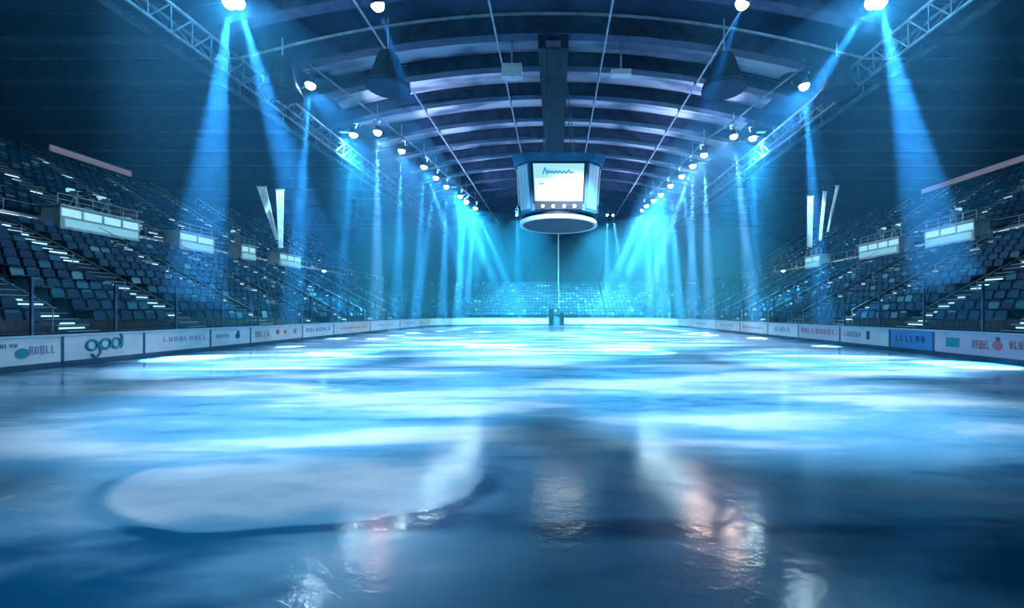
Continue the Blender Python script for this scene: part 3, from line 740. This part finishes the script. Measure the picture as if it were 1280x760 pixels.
# press booths on the walkway between the stands
def booth(s, d, ln, label, lit=1.0, tall=1.35):
    t = thing('press_booth', label, 'press booth', (s*29.3, d, LT), 0, 'press booths between the stands')
    f = -s          # towards the ice
    m = MB(); m.box((0, 0, tall*.28), (1.3, ln, tall*.56)); m.box((-f*.55, 0, tall*.78), (.16, ln, tall*.46))
    for e in (-1, 1): m.box((0, e*(ln/2-.06), tall*.78), (1.2, .12, tall*.46))
    m.build('body', booth_m, t)
    m = MB(); m.box((f*.06, 0, tall+.04), (1.6, ln+.3, .09)); m.build('roof', booth_m, t)
    n = max(2, int(ln/1.1))
    for j in range(n):
        yy = -ln/2+ln*(j+.5)/n
        m = MB(); m.box((f*.62, yy, tall*.76), (.05, ln/n-.14, tall*.34)); w2 = m.build('window', win_e, t)
    for j in range(n+1):
        yy = -ln/2+ln*j/n; MB().box((f*.64, yy, tall*.77), (.1, .08, tall*.46)).build('mullion', booth_m, t)
    m = MB(); m.box((f*.70, 0, tall*.30), (.06, ln*.92, tall*.34)); m.build('front_panel', mat('booth_panel_glow', (.35, .60, .68), .4, emit=(.16, .46, .58), es=.75), t)  # panel set to glow so the booth front looks brighter; no lamp there
    m = MB()
    for j in range(n+2):
        yy = -ln/2+ln*j/(n+1); m.tube((f*.5, yy, tall+.08), (f*.5, yy, tall+.75), .025, 5)
    m.tube((f*.5, -ln/2, tall+.75), (f*.5, ln/2, tall+.75), .03, 5); m.tube((f*.5, -ln/2, tall+.42), (f*.5, ln/2, tall+.42), .02, 5)
    m.build('railing', rail_m, t)
def camera_stand(s, d, label):
    t = thing('television_camera', label, 'camera', (s*29.5, d, LT+1.44), 0, 'television cameras on the booths')
    m = MB()
    for a in (0, 2.1, 4.2): m.tube((.35*math.cos(a), .35*math.sin(a), 0), (0, 0, .9), .03, 5)
    m.build('tripod', rail_m, t)
    m = MB(); m.box((0, 0, 1.02), (.55, .28, .3)); m.build('body', booth_m, t)
    m = MB(); m.tube((-s*.27, 0, 1.03), (-s*.6, 0, 1.0), .1, 10, r2=.13); m.build('lens', black, t)
    m = MB(); m.box((s*.3, .0, 1.22), (.2, .34, .22)); m.build('monitor', win_e, t)
for s, d, ln, lab in ((-1, 26.6, 4.6, 'long pale press booth on the left walkway, largest and nearest of the left booths'),
                      (-1, 33.6, 3.2, 'pale press booth on the left walkway, second from the camera'),
                      (-1, 39.2, 1.8, 'small pale press booth on the left walkway, between two wider ones'),
                      (-1, 45.4, 3.6, 'pale press booth on the left walkway, farthest from the camera'),
                      (1, 30.2, 3.8, 'long pale press booth on the right walkway, nearest of the right booths'),
                      (1, 36.8, 4.6, 'wide bright press booth on the right walkway, middle of three'),
                      (1, 46.2, 2.6, 'pale press booth on the right walkway, farthest from the camera')):
    booth(s, d, ln, lab)
camera_stand(-1, 25.8, 'television camera on a tripod on the nearest left booth, its nearer camera')
camera_stand(-1, 27.6, 'television camera on a tripod on the nearest left booth, its farther camera')
camera_stand(-1, 38.8, 'television camera on a tripod on the small left booth')
camera_stand(1, 36.0, 'television camera on a tripod on the middle right booth, its nearer camera')
camera_stand(1, 37.6, 'television camera on a tripod on the middle right booth, its farther camera')
camera_stand(1, 30.6, 'television camera on a tripod on the nearest right booth')
# dim mauve lit fascia strips under the roof edge
for s, y0, y1 in ((-1, 31.5, 37.5), (1, 33.0, 43.0)):
    t = thing('fascia_light', f'dim mauve light strip hanging high above the {side_word(s)} upper stand', 'light strip', (s*38, (y0+y1)/2, 14.25), 0, 'hanging light strips')
    m = MB(); m.box((0, 0, .0), (.12, y1-y0, .5)); m.build('diffuser', fascia_e, t)
    m = MB(); m.box((0, 0, .29), (.2, y1-y0+.2, .08)); m.box((0, 0, -.29), (.2, y1-y0+.2, .08)); m.build('frame', steel, t)
    for e in (-1, 0, 1): MB().tube((0, e*(y1-y0)/2.1, .3), (0, e*(y1-y0)/2.1, 1.5), .03, 6).build('hanger', steel, t)
# narrow pennants hanging over both stands
def pennant(pts, d, wd_top, wd_bot, label, grp='narrow pennants over the stands'):
    (x0, y0), (x1, y1) = pts; a = at(x0, y0, d); b = at(x1, y1, d)
    t = thing('pennant', label, 'pennant', a, 0, grp); b = b-a
    m = MB(); h = .03
    m.hexa([(b.x-wd_bot, -h, b.z), (b.x+wd_bot, -h, b.z), (b.x+wd_bot, h, b.z), (b.x-wd_bot, h, b.z), (-wd_top, -h, 0), (wd_top, -h, 0), (wd_top, h, 0), (-wd_top, h, 0)])
    m.build('cloth', cloth, t)
    m = MB(); m.tube((-wd_top-.05, 0, .03), (wd_top+.05, 0, .03), .04, 8); m.build('rod', rail_m, t)
    m = MB(); m.tube((0, 0, .05), (0, 0, roof_z(a.x)-a.z-.1), .012, 5); m.build('cord', black, t)
pennant([(327, 234), (346, 300)], 25, .26, .07, 'pale pennant left of a pair over the left stand, leaning inwards to a narrow foot')
pennant([(350, 238), (351, 310)], 24.6, .22, .11, 'pale pennant right of a pair over the left stand, hanging straight')
pennant([(1013, 246), (1012, 309)], 25, .17, .14, 'widest pale pennant over the right stand, hanging straight')
pennant([(1031, 240), (1025, 300)], 25.4, .10, .08, 'thin pale pennant in the middle of three over the right stand')
pennant([(1047, 233), (1034, 290)], 25.8, .08, .05, 'thinnest pale pennant over the right stand, leaning farthest')

# ------------------------------------------------------------------ haze in the hall
def haze(name, lo, hi, dens, col, label, cloud=None):
    m = bpy.data.materials.new(name); m.use_nodes = True; n = m.node_tree.nodes; l = m.node_tree.links; n.remove(n['Principled BSDF'])
    out = [q for q in n if q.type == 'OUTPUT_MATERIAL'][0]
    v = n.new('ShaderNodeVolumeScatter'); v.inputs['Color'].default_value = (*col, 1); v.inputs['Density'].default_value = dens; v.inputs['Anisotropy'].default_value = .25
    l.new(v.outputs[0], out.inputs['Volume'])
    if cloud is None:
        b = MB(); xs_ = [lo[0]]+list(range(-17, 18))+[hi[0]]; n_ = len(xs_)
        for y in (lo[1], hi[1]): b.v += [(x, y, lo[2]) for x in xs_]+[(x, y, roof_z(x)-.03) for x in xs_]
        for i in range(n_-1):
            b.f += [(i, i+1, n_+i+1, n_+i), (2*n_+i+1, 2*n_+i, 3*n_+i, 3*n_+i+1), (n_+i, n_+i+1, 3*n_+i+1, 3*n_+i), (i+1, i, 2*n_+i, 2*n_+i+1)]
        b.f += [(0, n_, 3*n_, 2*n_), (n_-1, 3*n_-1, 4*n_-1, 2*n_-1)]; b.mi = [0]*len(b.f); o = b.build(name, m)
    else:
        c, rad = cloud; b = MB(); n_ = 14
        b.lathe([(max(.001, math.sin(PI*k/n_)), -math.cos(PI*k/n_)) for k in range(n_+1)], 28)
        b.v = [(c[0]+x*rad[0], c[1]+y*rad[1], c[2]+z*rad[2]) for x, y, z in b.v]; o = b.build(name, m, smooth=True)
    return tag(o, label, 'haze', kind='stuff')
haze('haze', (-43.3, -5.1, .06), (43.3, YW+.1, 18.25), HAZE, (.05, .42, .9), 'thin blue haze filling the whole hall and showing the light beams')
for s in (-1, 1):
    haze('haze_bank', 0, 0, .013, (.11, .50, .97), f'denser haze drifting under the {side_word(s)} row of spotlights', ((s*13.6, 34, 8.6), (6.8, 27, 8.4)))
haze('haze_bank', 0, 0, .017, (.10, .62, .95), 'glowing haze cloud at the far boards, left of the gate', ((-11, 51, 4.6), (17, 13, 9.5)))
haze('haze_bank', 0, 0, .020, (.20, .72, .95), 'brightest haze cloud at the far boards, right of the gate', ((13, 50, 4.2), (17, 12, 9.0)))
